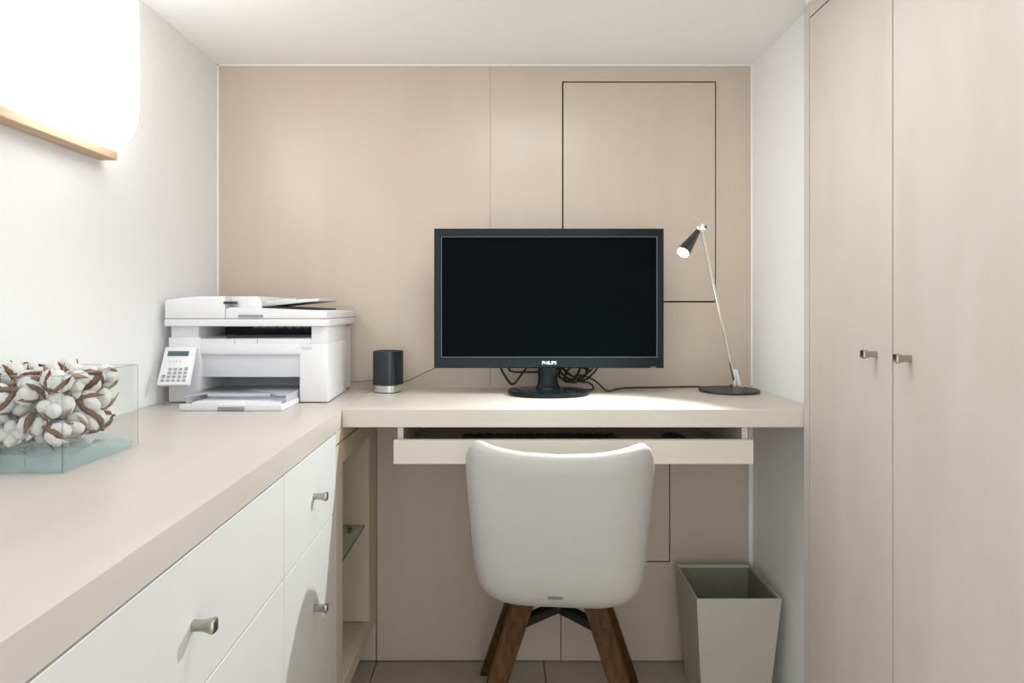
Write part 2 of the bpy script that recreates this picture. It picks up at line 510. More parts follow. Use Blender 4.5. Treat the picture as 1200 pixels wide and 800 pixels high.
# ------------------------------------------------------------------ keyboard tray, keyboard, mouse
tr = thing('keyboard_tray', (0.151, 1.45, 0.60), 'pull-out birch keyboard tray hanging below the desk top', 'tray')
obj('fascia', bx(-0.2275, 0.5290, YD - 0.004, YD + 0.014, 0.6255, 0.6755, bev=0.001, seg=2), DESKW, tr)
obj('tray_base', bx(-0.212, 0.514, YD + 0.014, 1.66, 0.632, 0.640), DESKW, tr)
for xa, xb in ((-0.222, -0.210), (0.512, 0.524)):
    obj('side', bx(xa, xb, YD + 0.015, 1.66, 0.632, ZU - 0.0005), DESKW, tr)
kb = thing('keyboard', (0.088, 1.43, 0.640), 'black keyboard lying in the pull-out tray', 'keyboard')
obj('case', bx(-0.094, 0.270, 1.350, 1.50, 0.6402, 0.655, bev=0.003), BLACK, kb)
kk = NB()
for r_ in range(5):
    for c_ in range(15):
        xx = -0.086 + c_ * 0.0234
        box(kk, xx, xx + 0.020, 1.360 + r_ * 0.026, 1.381 + r_ * 0.026, 0.654, 0.6595)
obj('keys', kk, BLACK, kb)
ms = thing('mouse', (0.385, 1.41, 0.640), 'small black computer mouse in the pull-out tray', 'mouse')
mm = NB()
rings(mm, [superring(0.030 * s, 0.048 * s, 2.5, z, 32, 0.385, 1.41) for s, z in
           ((0.92, 0.6402), (1.0, 0.646), (0.98, 0.656), (0.86, 0.665), (0.6, 0.671), (0.2, 0.673))])
obj('shell', mm, BLACK, ms, smooth=True, sharp=60)
obj('wheel', bx(0.382, 0.388, 1.375, 1.388, 0.664, 0.6735, bev=0.002), MATTEK, ms)

# ------------------------------------------------------------------ monitor
mo = thing('monitor', (0.116, 1.57, ZD), 'wide black flat monitor with a dark screen on an oval foot', 'monitor')
MX0, MX1, MZ0, MZ1, MY = -0.166, 0.398, 0.806, 1.1485, 1.550
IX0, IX1, IZ0, IZ1 = -0.1475, 0.3805, 0.8335, 1.1275
bz = NB()
def rect_ring(x0, x1, z0, z1, y):
    return [(x0, y, z0), (x1, y, z0), (x1, y, z1), (x0, y, z1)]
rr = [rect_ring(MX0, MX1, MZ0, MZ1, MY + 0.020), rect_ring(MX0, MX1, MZ0, MZ1, MY + 0.002), rect_ring(MX0 + 0.002, MX1 - 0.002, MZ0 + 0.002, MZ1 - 0.002, MY),
      rect_ring(IX0 - 0.003, IX1 + 0.003, IZ0 - 0.003, IZ1 + 0.003, MY + 0.0005), rect_ring(IX0, IX1, IZ0, IZ1, MY + 0.005),
      rect_ring(IX0, IX1, IZ0, IZ1, MY + 0.012)]
rings(bz, rr, cap0=False, cap1=False)
obj('bezel', bz, GLOSSK, mo)
obj('screen', bx(IX0, IX1, MY + 0.0055, MY + 0.012, IZ0, IZ1), SCREEN, mo)
it_ = NB()
w_ = 0.0016
rings(it_, [rect_ring(IX0 - w_, IX1 + w_, IZ0 - w_, IZ1 + w_, MY + 0.0022), rect_ring(IX0 - w_, IX1 + w_, IZ0 - w_, IZ1 + w_, MY + 0.0003),
            rect_ring(IX0, IX1, IZ0, IZ1, MY + 0.0003), rect_ring(IX0, IX1, IZ0, IZ1, MY + 0.0055)], cap0=False, cap1=False)
obj('bevel_highlight', it_, BEVELHL, mo)  # thin ring paints the highlight along the bezel's inner edge
bk = NB()
rings(bk, [[(0.116 + px_ * sx, yy, 0.977 + pz_ * sx) for px_, pz_ in ((-0.28, -0.169), (0.28, -0.169), (0.28, 0.169), (-0.28, 0.169))]
           for sx, yy in ((1.0, MY + 0.0125), (1.0, MY + 0.022), (0.86, MY + 0.038), (0.62, MY + 0.052))])
obj('back_shell', bk, BLACK, mo)
st = NB()
rings(st, [superring(w, d_, 3, z, 32, 0.116, 1.592) for w, d_, z in ((0.033, 0.022, 0.752), (0.026, 0.017, 0.762), (0.0245, 0.0155, 0.78), (0.0245, 0.0155, 0.803),
                                                         (0.030, 0.016, 0.806), (0.030, 0.016, 0.860))])
obj('stand_neck', st, GLOSSK, mo, smooth=True, sharp=40)
ft = NB()
rings(ft, [superring(0.101 * s, 0.080 * s, 2.2, z, 56, 0.116, 1.568) for s, z in
           ((0.97, ZD + 0.0003), (1.0, ZD + 0.003), (1.0, ZD + 0.008), (0.97, ZD + 0.0105), (0.55, ZD + 0.0125), (0.3, ZD + 0.0135))])
obj('foot', ft, GLOSSK, mo, smooth=True, sharp=30)
obj('power_light', bx(0.366, 0.378, MY - 0.0004, MY + 0.001, 0.8075, 0.8090), PRMID, mo)
# brand lettering
cu = bpy.data.curves.new('lettering', 'FONT')
cu.body = 'PHILIPS'
cu.size = 0.0112
cu.align_x = 'CENTER'; cu.align_y = 'CENTER'
cu.offset = 0.00028
cu.extrude = 0.0002
to = bpy.data.objects.new('lettering_curve', cu)
COL.objects.link(to)
bpy.context.view_layer.update()
me = bpy.data.meshes.new_from_object(to.evaluated_get(bpy.context.evaluated_depsgraph_get()))
bpy.data.objects.remove(to)
me.name = 'lettering'
me.materials.clear(); me.materials.append(LOGO)
lt = bpy.data.objects.new('lettering', me)
COL.objects.link(lt)
lt.parent = mo
lt.rotation_euler = (R(90), 0, 0)
lt.location = Vector((0.1165, MY - 0.0003, 0.8185)) - mo.location
tag(lt, 'white PHILIPS lettering on the lower bezel')

# ------------------------------------------------------------------ cables on the desk
def cable(name, pts, r, m, label):
    bm = tube(NB(), smoothpath(pts, 8), r, 8)
    return tag(obj(name, bm, m, smooth=True, sharp=80), label, 'cable')
Zc = ZD + 0.0026
cable('video_cable', [(0.000, 1.625, 0.845), (-0.004, 1.630, 0.806), (0.012, 1.635, 0.772), (0.030, 1.640, 0.756), (0.055, 1.640, 0.786), (0.075, 1.632, 0.815), (0.09, 1.62, 0.85)],
      0.0030, CORDK, 'thick black cable looping under the monitor, left of its neck')
cable('signal_cable', [(0.018, 1.628, 0.85), (0.018, 1.640, 0.80), (0.026, 1.645, 0.788), (0.062, 1.648, 0.786), (0.110, 1.645, 0.788), (0.15, 1.64, 0.795)],
      0.0026, CORDK, 'black cable running level behind the monitor neck')
cable('tangled_cable', [(0.14, 1.63, 0.83), (0.155, 1.66, 0.785), (0.185, 1.64, 0.768), (0.205, 1.66, 0.800), (0.170, 1.672, 0.806), (0.150, 1.655, 0.775), (0.19, 1.645, 0.760),
                        (0.222, 1.655, 0.782), (0.212, 1.672, 0.806), (0.175, 1.66, 0.792), (0.165, 1.65, 0.762), (0.20, 1.64, 0.772), (0.230, 1.655, 0.790), (0.20, 1.67, 0.798),
                        (0.16, 1.66, 0.800), (0.18, 1.645, 0.778), (0.215, 1.65, 0.765), (0.245, 1.65, 0.790), (0.252, 1.64, 0.815), (0.245, 1.62, 0.85)],
      0.0030, CORDK, 'tangled bundle of black cable behind the monitor foot')
cable('loop_cable', [(0.235, 1.63, 0.85), (0.238, 1.645, 0.800), (0.222, 1.65, 0.782), (0.200, 1.64, 0.764), (0.225, 1.636, 0.760), (0.236, 1.630, 0.750), (0.230, 1.625, 0.7432), (0.20, 1.64, 0.7432)],
      0.0024, CORDK, 'short black cable drooping onto the right of the monitor foot')
cable('lamp_cable', [(0.612, 1.668, Zc + 0.004), (0.585, 1.668, Zc), (0.52, 1.690, Zc), (0.42, 1.680, Zc), (0.335, 1.668, Zc), (0.300, 1.645, Zc), (0.275, 1.605, Zc), (0.262, 1.605, 0.7455),
                     (0.240, 1.625, 0.766), (0.210, 1.645, 0.778), (0.19, 1.655, 0.775)],
      0.0021, CORDK, 'thin black lamp cable running along the desk to the monitor')
cable('printer_cable', [(-0.430, 1.695, 0.764), (-0.405, 1.697, 0.756), (-0.375, 1.696, 0.756), (-0.34, 1.695, 0.760), (-0.29, 1.696, 0.756), (-0.262, 1.696, 0.756),
                        (-0.235, 1.695, 0.766), (-0.18, 1.695, 0.792), (-0.12, 1.69, 0.82)],
      0.0012, CORDG, 'thin grey cord running along the wall from printer to monitor')

# ------------------------------------------------------------------ smart speaker
sp = thing('speaker', (-0.289, 1.607, ZD), 'small dark petrol speaker with a silver base, between printer and monitor', 'speaker')
sr = R(-24)
def sring(s, z):
    return superring(0.0335 * s, 0.0335 * s, 3.4, z, 64, -0.289, 1.607, sr)
obj('shell', rings(NB(), [sring(s, z) for s, z in ((0.90, ZD + 0.0185), (1.0, ZD + 0.020), (1.0, ZD + 0.060), (1.0, ZD + 0.1025), (0.985, ZD + 0.1045), (0.93, ZD + 0.105), (0.88, ZD + 0.102), (0.1, ZD + 0.101))]),
    SPEAK, sp, smooth=True, sharp=45)
obj('base_ring', rings(NB(), [sring(s, z) for s, z in ((0.90, ZD + 0.0022), (0.90, ZD + 0.0188), (0.5, ZD + 0.0188))]), SILVER, sp, smooth=True, sharp=45)
obj('foot_pad', rings(NB(), [sring(s, z) for s, z in ((0.86, ZD), (0.88, ZD + 0.0023))]), BLACK, sp, smooth=True, sharp=45)

# ------------------------------------------------------------------ desk lamp
dl = thing('desk_lamp', (0.580, 1.612, ZD), 'slim chrome desk lamp with black cone head and round black foot', 'lamp')
obj('foot', lathe(NB(), [(0.0735, ZD + 0.0003), (0.0745, ZD + 0.003), (0.0735, ZD + 0.0065), (0.02, ZD + 0.0072)], (0.580, 1.612, 0), seg=64), MATTEK, dl, smooth=True, sharp=35)
rb, rt = Vector((0.602, 1.628, 0.752)), Vector((0.4815, 1.520, 1.140))
obj('rod', tube(NB(), [rb + (rt - rb) * 0.02, rt], 0.0035, 14), CHROME, dl, smooth=True, sharp=60)
cp = NB()
prism(cp, [(0.595, ZD + 0.007), (0.6025, ZD + 0.007), (0.6005, 0.7965), (0.5945, 0.7965)], 'y', 1.620, 1.634, bev=0.001)
obj('rod_clamp', cp, CHROME, dl)
cp = NB()
prism(cp, [(0.604, ZD + 0.007), (0.618, ZD + 0.007), (0.6045, 0.7960), (0.6012, 0.7960)], 'y', 1.619, 1.635, bev=0.001)
obj('rod_brace', cp, CHROME, dl)
obj('cable_plug', tube(NB(), [(0.618, 1.655, ZD + 0.009), (0.602, 1.664, ZD + 0.009)], [0.004, 0.003], 10), BLACK, dl, smooth=True)
jd = (Vector((0.02, -1, 0.05))).normalized()
jc = rt + Vector((0.004, -0.004, 0.006))
jb = NB()
tube(jb, [jc - jd * 0.011, jc - jd * 0.010, jc + jd * 0.010, jc + jd * 0.011], [0.0085, 0.0098, 0.0098, 0.0085], 28)
obj('joint_disc', jb, CHROME, dl, smooth=True, sharp=40)
obj('joint_screw', tube(NB(), [jc + jd * 0.0105, jc + jd * 0.0125], [0.0035, 0.0028], 14), MATTEK, dl, smooth=True, sharp=40)
jc2 = jc + Vector((-0.011, 0.0, -0.003))
obj('joint_block', tube(NB(), [jc2 - jd * 0.007, jc2 - jd * 0.006, jc2 + jd * 0.006, jc2 + jd * 0.007], [0.0065, 0.0078, 0.0078, 0.0065], 24), CHROME, dl, smooth=True, sharp=40)
hd = (Vector((0.4215, 1.470, 1.0815)) - jc2).normalized()
h0, h1 = jc2 + hd * 0.008, Vector((0.4215, 1.470, 1.0815))
hl = (h1 - h0).length
obj('head_neck', tube(NB(), [jc2, h0 + hd * 0.006], 0.0040, 14), CHROME, dl, smooth=True, sharp=60)
def head_M(p, d):
    a, b = frame_along(d)
    return p, a, b
_, ha, hb_ = head_M(h0, hd)
def hring(t, r):
    return [h0 + hd * t + ha * r * math.cos(2 * math.pi * k / 36) + hb_ * r * math.sin(2 * math.pi * k / 36) for k in range(36)]
obj('head_cone', rings(NB(), [hring(0.0, 0.0055), hring(0.002, 0.0065), hring(hl, 0.0165), hring(hl, 0.0150), hring(hl - 0.008, 0.0138), hring(hl - 0.008, 0.002)]), BLACK, dl, smooth=True, sharp=40)
obj('bulb', rings(NB(), [hring(hl - 0.007, 0.0132), hring(hl - 0.0035, 0.0135), hring(hl - 0.001, 0.011), hring(hl, 0.004)]), BULB, dl, smooth=True, sharp=60)
obj('grip_wire', tube(NB(), [jc + Vector((-0.004, 0, 0.008)), jc + Vector((-0.012, 0.004, 0.019)), jc + Vector((-0.024, 0.008, 0.030))], 0.0010, 8), CHROME, dl, smooth=True, sharp=80)
sl = bpy.data.lights.new('bulb_light', 'SPOT')
sl.energy = SPOT_W
sl.color = (0.90, 0.97, 1.0)
sl.spot_size = R(108)
sl.spot_blend = 1.0
sl.shadow_soft_size = 0.007
so = bpy.data.objects.new('bulb_light', sl)
COL.objects.link(so)
aim = Vector((-0.58, -0.50, -0.68)).normalized()
so.rotation_euler = aim.to_track_quat('-Z', 'Y').to_euler()
so.parent = dl
so.location = h1 + hd * 0.010 - dl.location

# ------------------------------------------------------------------ printer
pr = thing('printer', (-0.57, 1.555, ZD), 'white multifunction laser printer with flatbed lid and tilted keypad on the worktop', 'printer')
PF = 1.42
B_ = 0.003
def part(name, bm, m, parent=pr, smooth=True, sharp=40):
    return obj(name, bm, m, parent, smooth=smooth, sharp=sharp)
part('rear_body', bx(-0.742, -0.412, 1.600, 1.690, ZD + 0.004, 0.912, bev=B_), PRW)
part('left_body', bx(-0.7500, -0.6770, PF, 1.640, ZD + 0.002, 0.8880, bev=B_), PRW)
part('left_shoulder', bx(-0.7460, -0.6835, PF + 0.004, 1.640, 0.885, 0.9125, bev=0.002), PRW)
b = NB()
prism(b, [(-0.455, PF), (-0.3905, PF), (-0.3995, 1.625), (-0.455, 1.625)], 'z', ZD + 0.002, 0.8725, bev=B_)
part('right_body', b, PRW)
b = NB()
prism(b, [(-0.4290, PF + 0.002), (-0.3925, PF + 0.002), (-0.4015, 1.625), (-0.4290, 1.625)], 'z', 0.8700, 0.9125, bev=0.002)
part('right_shoulder', b, PRW)
b = NB()
prism(b, [(-0.4030, 1.630), (-0.4060, 1.630), (-0.4060, 1.685), (-0.4030, 1.685)], 'z', ZD + 0.006, 0.906)
part('side_seam', b, PRG)
part('front_band', bx(-0.6780, -0.4540, PF, 1.600, 0.8495, 0.8735, bev=0.0015), PRW)
part('front_flap', bx(-0.6780, -0.4540, PF + 0.007, 1.600, 0.7976, 0.8500, bev=0.0015), PRG)
b = NB()
prism(b, [(PF + 0.001, 0.872), (PF + 0.001, 0.884), (1.50, 0.887), (1.60, 0.889), (1.60, 0.872)], 'x', -0.6835, -0.4290, bev=0.001)
ol = part('output_ledge', b, PRW)
for xa, xb in ((-0.6015, -0.6005), (-0.5505, -0.5495)):
    part('ledge_seam', bx(xa, xb, PF + 0.0004, PF + 0.002, 0.873, 0.8835), PRMID, ol)
part('slot_back', bx(-0.6835, -0.4290, 1.560, 1.570, 0.886, 0.9125), PRDK)
b = NB()
prism(b, [(-0.628, 1.44), (-0.430, 1.47), (-0.430, 1.558), (-0.606, 1.558)], 'z', 0.8850, 0.8915)
part('dark_rollers', b, PRDK)
rib = NB()
for k in range(7):
    xx = -0.598 + k * 0.020
    box(rib, xx, xx + 0.013, 1.520, 1.54, 0.9045, 0.9115)
part('exit_ribs', rib, PRMID)
part('cavity', bx(-0.6770, -0.4550, 1.58, 1.598, ZD + 0.004, 0.7976), PRG)
part('cavity_floor', bx(-0.6770, -0.4550, 1.44, 1.598, ZD + 0.002, ZD + 0.004), PRG)
b = NB()
prism(b, [(-0.669, 1.312), (-0.456, 1.312), (-0.4570, 1.55), (-0.669, 1.55)], 'z', ZD + 0.0005, ZD + 0.007, bev=0.001)
ty = part('paper_tray', b, PRW)
b = NB()
box(b, -0.669, -0.456, 1.310, 1.316, ZD + 0.0005, ZD + 0.0145, bev=0.0015)
part('front_lip', b, PRW, ty)
part('side_lip', bx(-0.461, -0.456, 1.316, 1.42, ZD + 0.007, ZD + 0.0125, bev=0.001), PRW, ty)
part('handle', bx(-0.589, -0.534, 1.3065, 1.316, ZD + 0.0008, ZD + 0.0085, bev=0.0015), PRMID, ty)
part('handle_top', bx(-0.587, -0.537, 1.3085, 1.324, ZD + 0.0085, ZD + 0.0155, bev=0.001), PRLT, ty)
part('paper_stack', bx(-0.655, -0.470, 1.335, 1.55, ZD + 0.0072, ZD + 0.0140), PAPER)
b = NB()
prism(b, [(-0.672, 1.345), (-0.664, 1.325), (-0.640, 1.37), (-0.500, 1.37), (-0.476, 1.335), (-0.4585, 1.345), (-0.4585, 1.50), (-0.672, 1.50)], 'z', ZD + 0.0270, ZD + 0.0290, bev=0.0006)
cv = part('dust_cover', b, COVERG)
for xa, xb in ((-0.672, -0.670), (-0.4605, -0.4585)):
    part('cover_side', bx(xa, xb, 1.345, 1.50, ZD + 0.0075, ZD + 0.0290), COVERG, cv)
part('cover_front', bx(-0.638, -0.502, 1.3690, 1.3705, ZD + 0.022, ZD + 0.0290), COVERG, cv)
# control panel, hinged out of the front
pc = NB()
P0, P1 = Vector((-0.7525, PF - 0.006, 0.8660)), Vector((-0.7440, 1.362, 0.7880))
un = (P1 - P0)
wv = Vector((0.069, 0, 0))
nv = un.cross(wv).normalized()
if nv.y > 0: nv = -nv
def cp_pt(u, v, h):
    return P0 + wv * u + un * v + nv * h
def cp_box(bm, u0, u1, v0, v1, h0_, h1_, bev=0.0):
    vv = [bm.verts.new(cp_pt(u, v, h)) for u in (u0, u1) for v in (v0, v1) for h in (h0_, h1_)]
    fs = [bm.faces.new([vv[i] for i in q]) for q in ((0, 1, 3, 2), (4, 6, 7, 5), (0, 4, 5, 1), (2, 3, 7, 6), (0, 2, 6, 4), (1, 5, 7, 3))]
    if bev:
        bmesh.ops.bevel(bm, geom=list({e for q in fs for e in q.edges}), offset=bev, segments=2, profile=0.5, affect='EDGES')
    return bm
cpn = part('control_panel', cp_box(NB(), 0, 1, 0, 1, -0.008, 0.001, 0.0012), PRLT)
part('display', cp_box(NB(), 0.13, 0.80, 0.12, 0.25, 0.0008, 0.0018), LCD, cpn)
kp = NB()
for r_ in range(4):
    for c_ in range(5):
        if c_ == 0 and r_ < 2: continue
        u, v = 0.10 + c_ * 0.168, 0.575 + r_ * 0.098
        big = (c_ == 0 and r_ == 2) or (c_ == 4 and r_ == 0)
        cp_box(kp, u, u + 0.105, v - (0.02 if big else 0), v + 0.058, 0.0008, 0.0024)
part('keypad_keys', kp, KEYS, cpn)
nk = NB()
for c_ in range(4):
    cp_box(nk, 0.22 + c_ * 0.11, 0.28 + c_ * 0.11, 0.37, 0.43, 0.0008, 0.0016)
part('arrow_keys', nk, PRG, cpn)
part('panel_arm', bx(-0.742, -0.690, 1.4165, PF + 0.004, 0.800, 0.850, bev=0.001), PRG, cpn)
# scanner and document feeder
b = NB()
prism(b, [(-0.7535, 1.408), (-0.3990, 1.408), (-0.3880, 1.425), (-0.3905, 1.688), (-0.7535, 1.688)], 'z', 0.9125, 0.9290, bev=0.0025)
part('scanner_bed', b, PRW)
ad = NB()
prism(ad, [(-0.7525, 0.9300), (-0.7525, 0.9680), (-0.748, 0.9725), (-0.690, 0.9790), (-0.618, 0.9800), (-0.6180, 0.9300)], 'y', 1.410, 1.665, bev=0.0015)
adf = part('feeder_cover', ad, PRW)
ad = NB()
prism(ad, [(-0.6175, 0.9460), (-0.6175, 0.9800), (-0.5560, 0.9800), (-0.5480, 0.9700), (-0.5480, 0.9460)], 'y', 1.440, 1.660, bev=0.0015)
part('feeder_end', ad, PRW, adf)
part('feeder_notch', bx(-0.6210, -0.6020, 1.4085, 1.445, 0.9630, 0.9680), PRDK, adf)
b = NB()
prism(b, [(-0.6170, 0.9300), (-0.6170, 0.9500), (-0.6100, 0.9550), (-0.560, 0.9540), (-0.4000, 0.9475), (-0.3905, 0.9440), (-0.3905, 0.9300)], 'y', 1.410, 1.688, bev=0.0015)
part('lid', b, PRW)
part('lid_label', bx(-0.5880, -0.5330, 1.4082, 1.4110, 0.9325, 0.9385), PRMID)
b = NB()
prism(b, [(-0.548, 0.9535), (-0.430, 0.9480), (-0.430, 0.9520), (-0.548, 0.9575)], 'y', 1.445, 1.64)
part('feeder_slot', b, PRDK)
b = NB()
prism(b, [(-0.590, 0.9560), (-0.560, 0.9565), (-0.4300, 0.9690), (-0.4250, 0.9725), (-0.4250, 0.9755), (-0.470, 0.9740), (-0.590, 0.9640)], 'y', 1.470, 1.630, bev=0.0008)
part('input_tray', b, PRW)
b = NB()
prism(b, [(-0.550, 0.9640), (-0.500, 0.9685), (-0.502, 0.9770), (-0.550, 0.9745)], 'y', 1.54, 1.546, bev=0.0006)
part('paper_guide', b, PRW)
part('model_plate', bx(-0.4510, -0.4280, PF - 0.0005, PF + 0.001, 0.8605, 0.8670), PRG)

# ------------------------------------------------------------------ glass vase and cotton bolls
VX0, VX1, VY0, VY1, VZ1 = -0.7420, -0.5665, 0.8140, 0.9830, 0.8660
va = thing('glass_vase', ((VX0 + VX1) / 2, (VY0 + VY1) / 2, ZD), 'square clear glass vase with thick teal base, filled with cotton bolls', 'vase')
T = 0.005
for nm, a in (('glass_side', (VX0, VX1, VY0, VY0 + T)), ('glass_side', (VX0, VX1, VY1 - T, VY1)), ('glass_side', (VX0, VX0 + T, VY0 + T, VY1 - T)), ('glass_side', (VX1 - T, VX1, VY0 + T, VY1 - T))):
    obj(nm, bx(a[0], a[1], a[2], a[3], ZD + 0.0005, VZ1, bev=0.0010, seg=1), VASEG, va)
for xa, ya in ((VX0, VY0), (VX1, VY0), (VX1, VY1), (VX0, VY1)):
    obj('polished_corner', bx(xa - 0.0006, xa + 0.0006, ya - 0.0006, ya + 0.0006, ZD + 0.001, VZ1), GLINE, va)
for a in ((VX0, VX1, VY0, VY0 + T), (VX0, VX1, VY1 - T, VY1), (VX0, VX0 + T, VY0 + T, VY1 - T), (VX1 - T, VX1, VY0 + T, VY1 - T)):
    obj('polished_rim', bx(a[0], a[1], a[2], a[3], VZ1, VZ1 + 0.0008), GLINE, va)
# base: solid block, thickest in the middle of each side (domed upper face)
N_ = 16
bm = NB()
BX0, BX1, BY0, BY1 = VX0 + T + 0.0002, VX1 - T - 0.0002, VY0 + T + 0.0002, VY1 - T - 0.0002
topv = [[bm.verts.new((BX0 + (BX1 - BX0) * i / N_, BY0 + (BY1 - BY0) * j / N_,
                       ZD + 0.006 + 0.0175 * (1 - abs(2 * i / N_ - 1) ** 2.6 * abs(2 * j / N_ - 1) ** 2.6)))
         for j in range(N_ + 1)] for i in range(N_ + 1)]
botv = [[bm.verts.new((v.co.x, v.co.y, ZD + 0.0004)) for v in row] for row in topv]
for i in range(N_):
    for j in range(N_):
        bm.faces.new((topv[i][j], topv[i + 1][j], topv[i + 1][j + 1], topv[i][j + 1]))
        bm.faces.new((botv[i][j], botv[i][j + 1], botv[i + 1][j + 1], botv[i + 1][j]))
for i in range(N_):
    bm.faces.new((topv[i][0], botv[i][0], botv[i + 1][0], topv[i + 1][0]))
    bm.faces.new((topv[i][N_], topv[i + 1][N_], botv[i + 1][N_], botv[i][N_]))
    bm.faces.new((topv[0][i], topv[0][i + 1], botv[0][i + 1], botv[0][i]))
    bm.faces.new((topv[N_][i], botv[N_][i], botv[N_][i + 1], topv[N_][i + 1]))
obj('glass_base', bm, VASEB, va, smooth=True, sharp=40)

LOOK = []
def boll_meshes(seed):
    rnd = random.Random(seed)
    n = rnd.choice((4, 4, 5))
    bm = NB()
    for k in range(n):
        t = 2 * math.pi * (k + rnd.uniform(-0.12, 0.12)) / n
        c = Vector((0.0093 * math.cos(t), 0.0093 * math.sin(t), rnd.uniform(0.000, 0.003)))
        s = rnd.uniform(0.90, 1.1)
        M = Matrix.Translation(c) @ Matrix.Rotation(t, 4, 'Z') @ Matrix.Rotation(rnd.uniform(0.2, 0.5), 4, 'Y') @ Matrix.Diagonal((0.0105 * s, 0.0098 * s, 0.0135 * s, 1))
        r = bmesh.ops.create_icosphere(bm, subdivisions=3, radius=1.0, matrix=M)
        ph = [rnd.uniform(0, 6) for _ in range(3)]
        for v in r['verts']:
            d = v.co - c
            w = math.sin(d.x * 520 + ph[0]) * math.sin(d.y * 560 + ph[1]) * math.sin(d.z * 480 + ph[2])
            v.co = c + d * (1 + 0.10 * w)
    LOOK.append(('four-lobed' if n == 4 else 'five-lobed', 'dark brown' if seed % 3 else 'pale tan'))
    me1 = bpy.data.meshes.new('lint')
    bm.to_mesh(me1); bm.free()
    for p in me1.polygons: p.use_smooth = True
    me1.materials.append(LINT)
    # husk: pointed dry bracts that clasp the lobes from below
    bm = NB()
    nb = n
    for k in range(nb):
        t = 2 * math.pi * (k + 0.5) / nb + rnd.uniform(-0.1, 0.1)
        L = rnd.uniform(0.85, 1.2)
        prof = [(0.001, -0.0145, 0.0020), (0.0080, -0.0135, 0.0044), (0.0150, -0.0080, 0.0056), (0.0190, 0.0000, 0.0042), (0.0198 + 0.001 * L, 0.0055 * L, 0.0022), (0.0188 + 0.004 * L, 0.0105 * L, 0.0003)]
        er, et = Vector((math.cos(t), math.sin(t), 0)), Vector((-math.sin(t), math.cos(t), 0))
        rows = []
        for (r_, z, w) in prof:
            mid = er * r_ + Vector((0, 0, z))
            rows.append([mid - et * w - er * 0.0022 * (w / 0.007), mid + er * 0.0007, mid + et * w - er * 0.0022 * (w / 0.007), mid - er * 0.0009])
        rings(bm, rows)
    tube(bm, [(0, 0, -0.013), (0.0006, 0, -0.019)], [0.0024, 0.0017], 6)
    bmesh.ops.recalc_face_normals(bm, faces=bm.faces[:])
    me2 = bpy.data.meshes.new('husk')
    bm.to_mesh(me2); bm.free()
    for p in me2.polygons: p.use_smooth = True
    me2.materials.append(HUSK if seed % 3 else HUSKL)
    return me1, me2
BM = [boll_meshes(s) for s in range(6)]
# settle ball-shaped bolls inside the vase
rnd = random.Random(11)
r0 = 0.0205
NBOLL = 48
lox, hix, loy, hiy = VX0 + T + 0.0035, VX1 - T - 0.0035, VY0 + T + 0.0035, VY1 - T - 0.0035
FLOORZ = ZD + 0.0270
P = [[rnd.uniform(lox + r0, hix - r0), rnd.uniform(loy + r0, hiy - r0), FLOORZ + r0 + rnd.uniform(0, 0.14)] for _ in range(NBOLL)]
for it in range(260):
    for p in P:
        p[2] -= 0.0008
    for i in range(NBOLL):
        a = P[i]
        for j in range(i + 1, NBOLL):
            q = P[j]
            dx, dy, dz = q[0] - a[0], q[1] - a[1], q[2] - a[2]
            d2 = dx * dx + dy * dy + dz * dz
            m_ = 2 * r0 * 0.93
            if d2 < m_ * m_:
                d_ = math.sqrt(d2) + 1e-9
                k = 0.5 * (m_ - d_) / d_
                a[0] -= dx * k; a[1] -= dy * k; a[2] -= dz * k
                q[0] += dx * k; q[1] += dy * k; q[2] += dz * k
    for p in P:
        p[0] = min(max(p[0], lox + r0), hix - r0)
        p[1] = min(max(p[1], loy + r0), hiy - r0)
        p[2] = min(max(p[2], FLOORZ + r0), VZ1 - 0.010)
for i, p in enumerate(P):
    a, b2 = BM[i % len(BM)]
    root = thing('cotton_boll', p, '%s white cotton boll with %s husk inside the glass vase' % LOOK[i % len(BM)], 'cotton boll', 'cotton bolls in the glass vase')
    # mostly facing the nearest glass side, some turned husk-outwards
    e = Vector((rnd.uniform(-1, 1), rnd.uniform(-1.4, 0.6), rnd.uniform(-0.5, 1.0)))
    if rnd.random() < 0.25: e = -e
    root.rotation_euler = e.to_track_quat('Z', 'Y').to_euler()
    s = rnd.uniform(0.92, 1.05)
    root.scale = (s, s, s)
    for nm, me_ in (('lint', a), ('husk', b2)):
        o = bpy.data.objects.new(nm, me_)
        COL.objects.link(o)
        o.parent = root

# ------------------------------------------------------------------ wall lamp
wl = thing('wall_lamp', (XL, 1.06, 1.235), 'glowing white opal wall lamp with wooden strips on the white wall', 'lamp')
sh = NB()
y0, y1, z0, z1 = 0.925, 1.200, 1.252, 1.575
rr = []
for dx, ins in ((0.004, 0.010), (0.030, 0.001), (0.055, 0.0), (0.074, 0.006), (0.086, 0.020), (0.092, 0.045), (0.094, 0.09)):
    ring = []
    for p in superring((y1 - y0) / 2 - ins * 0.8, (z1 - z0) / 2 - ins, 7.0, 0, 56):
        ring.append((XL + dx, (y0 + y1) / 2 + p[0], (z0 + z1) / 2 + p[1]))
    rr.append(ring)
obj('shade', rings(sh, rr), SHADE, wl, smooth=True, sharp=60)
obj('wood_strip', bx(XL + 0.0005, XL + 0.034, 0.915, 1.203, 1.2345, 1.2505, bev=0.001, seg=1), BAREWOOD, wl)
obj('wood_strip', bx(XL + 0.0005, XL + 0.034, 0.915, 1.203, 1.5765, 1.5925, bev=0.001, seg=1), BAREWOOD, wl)

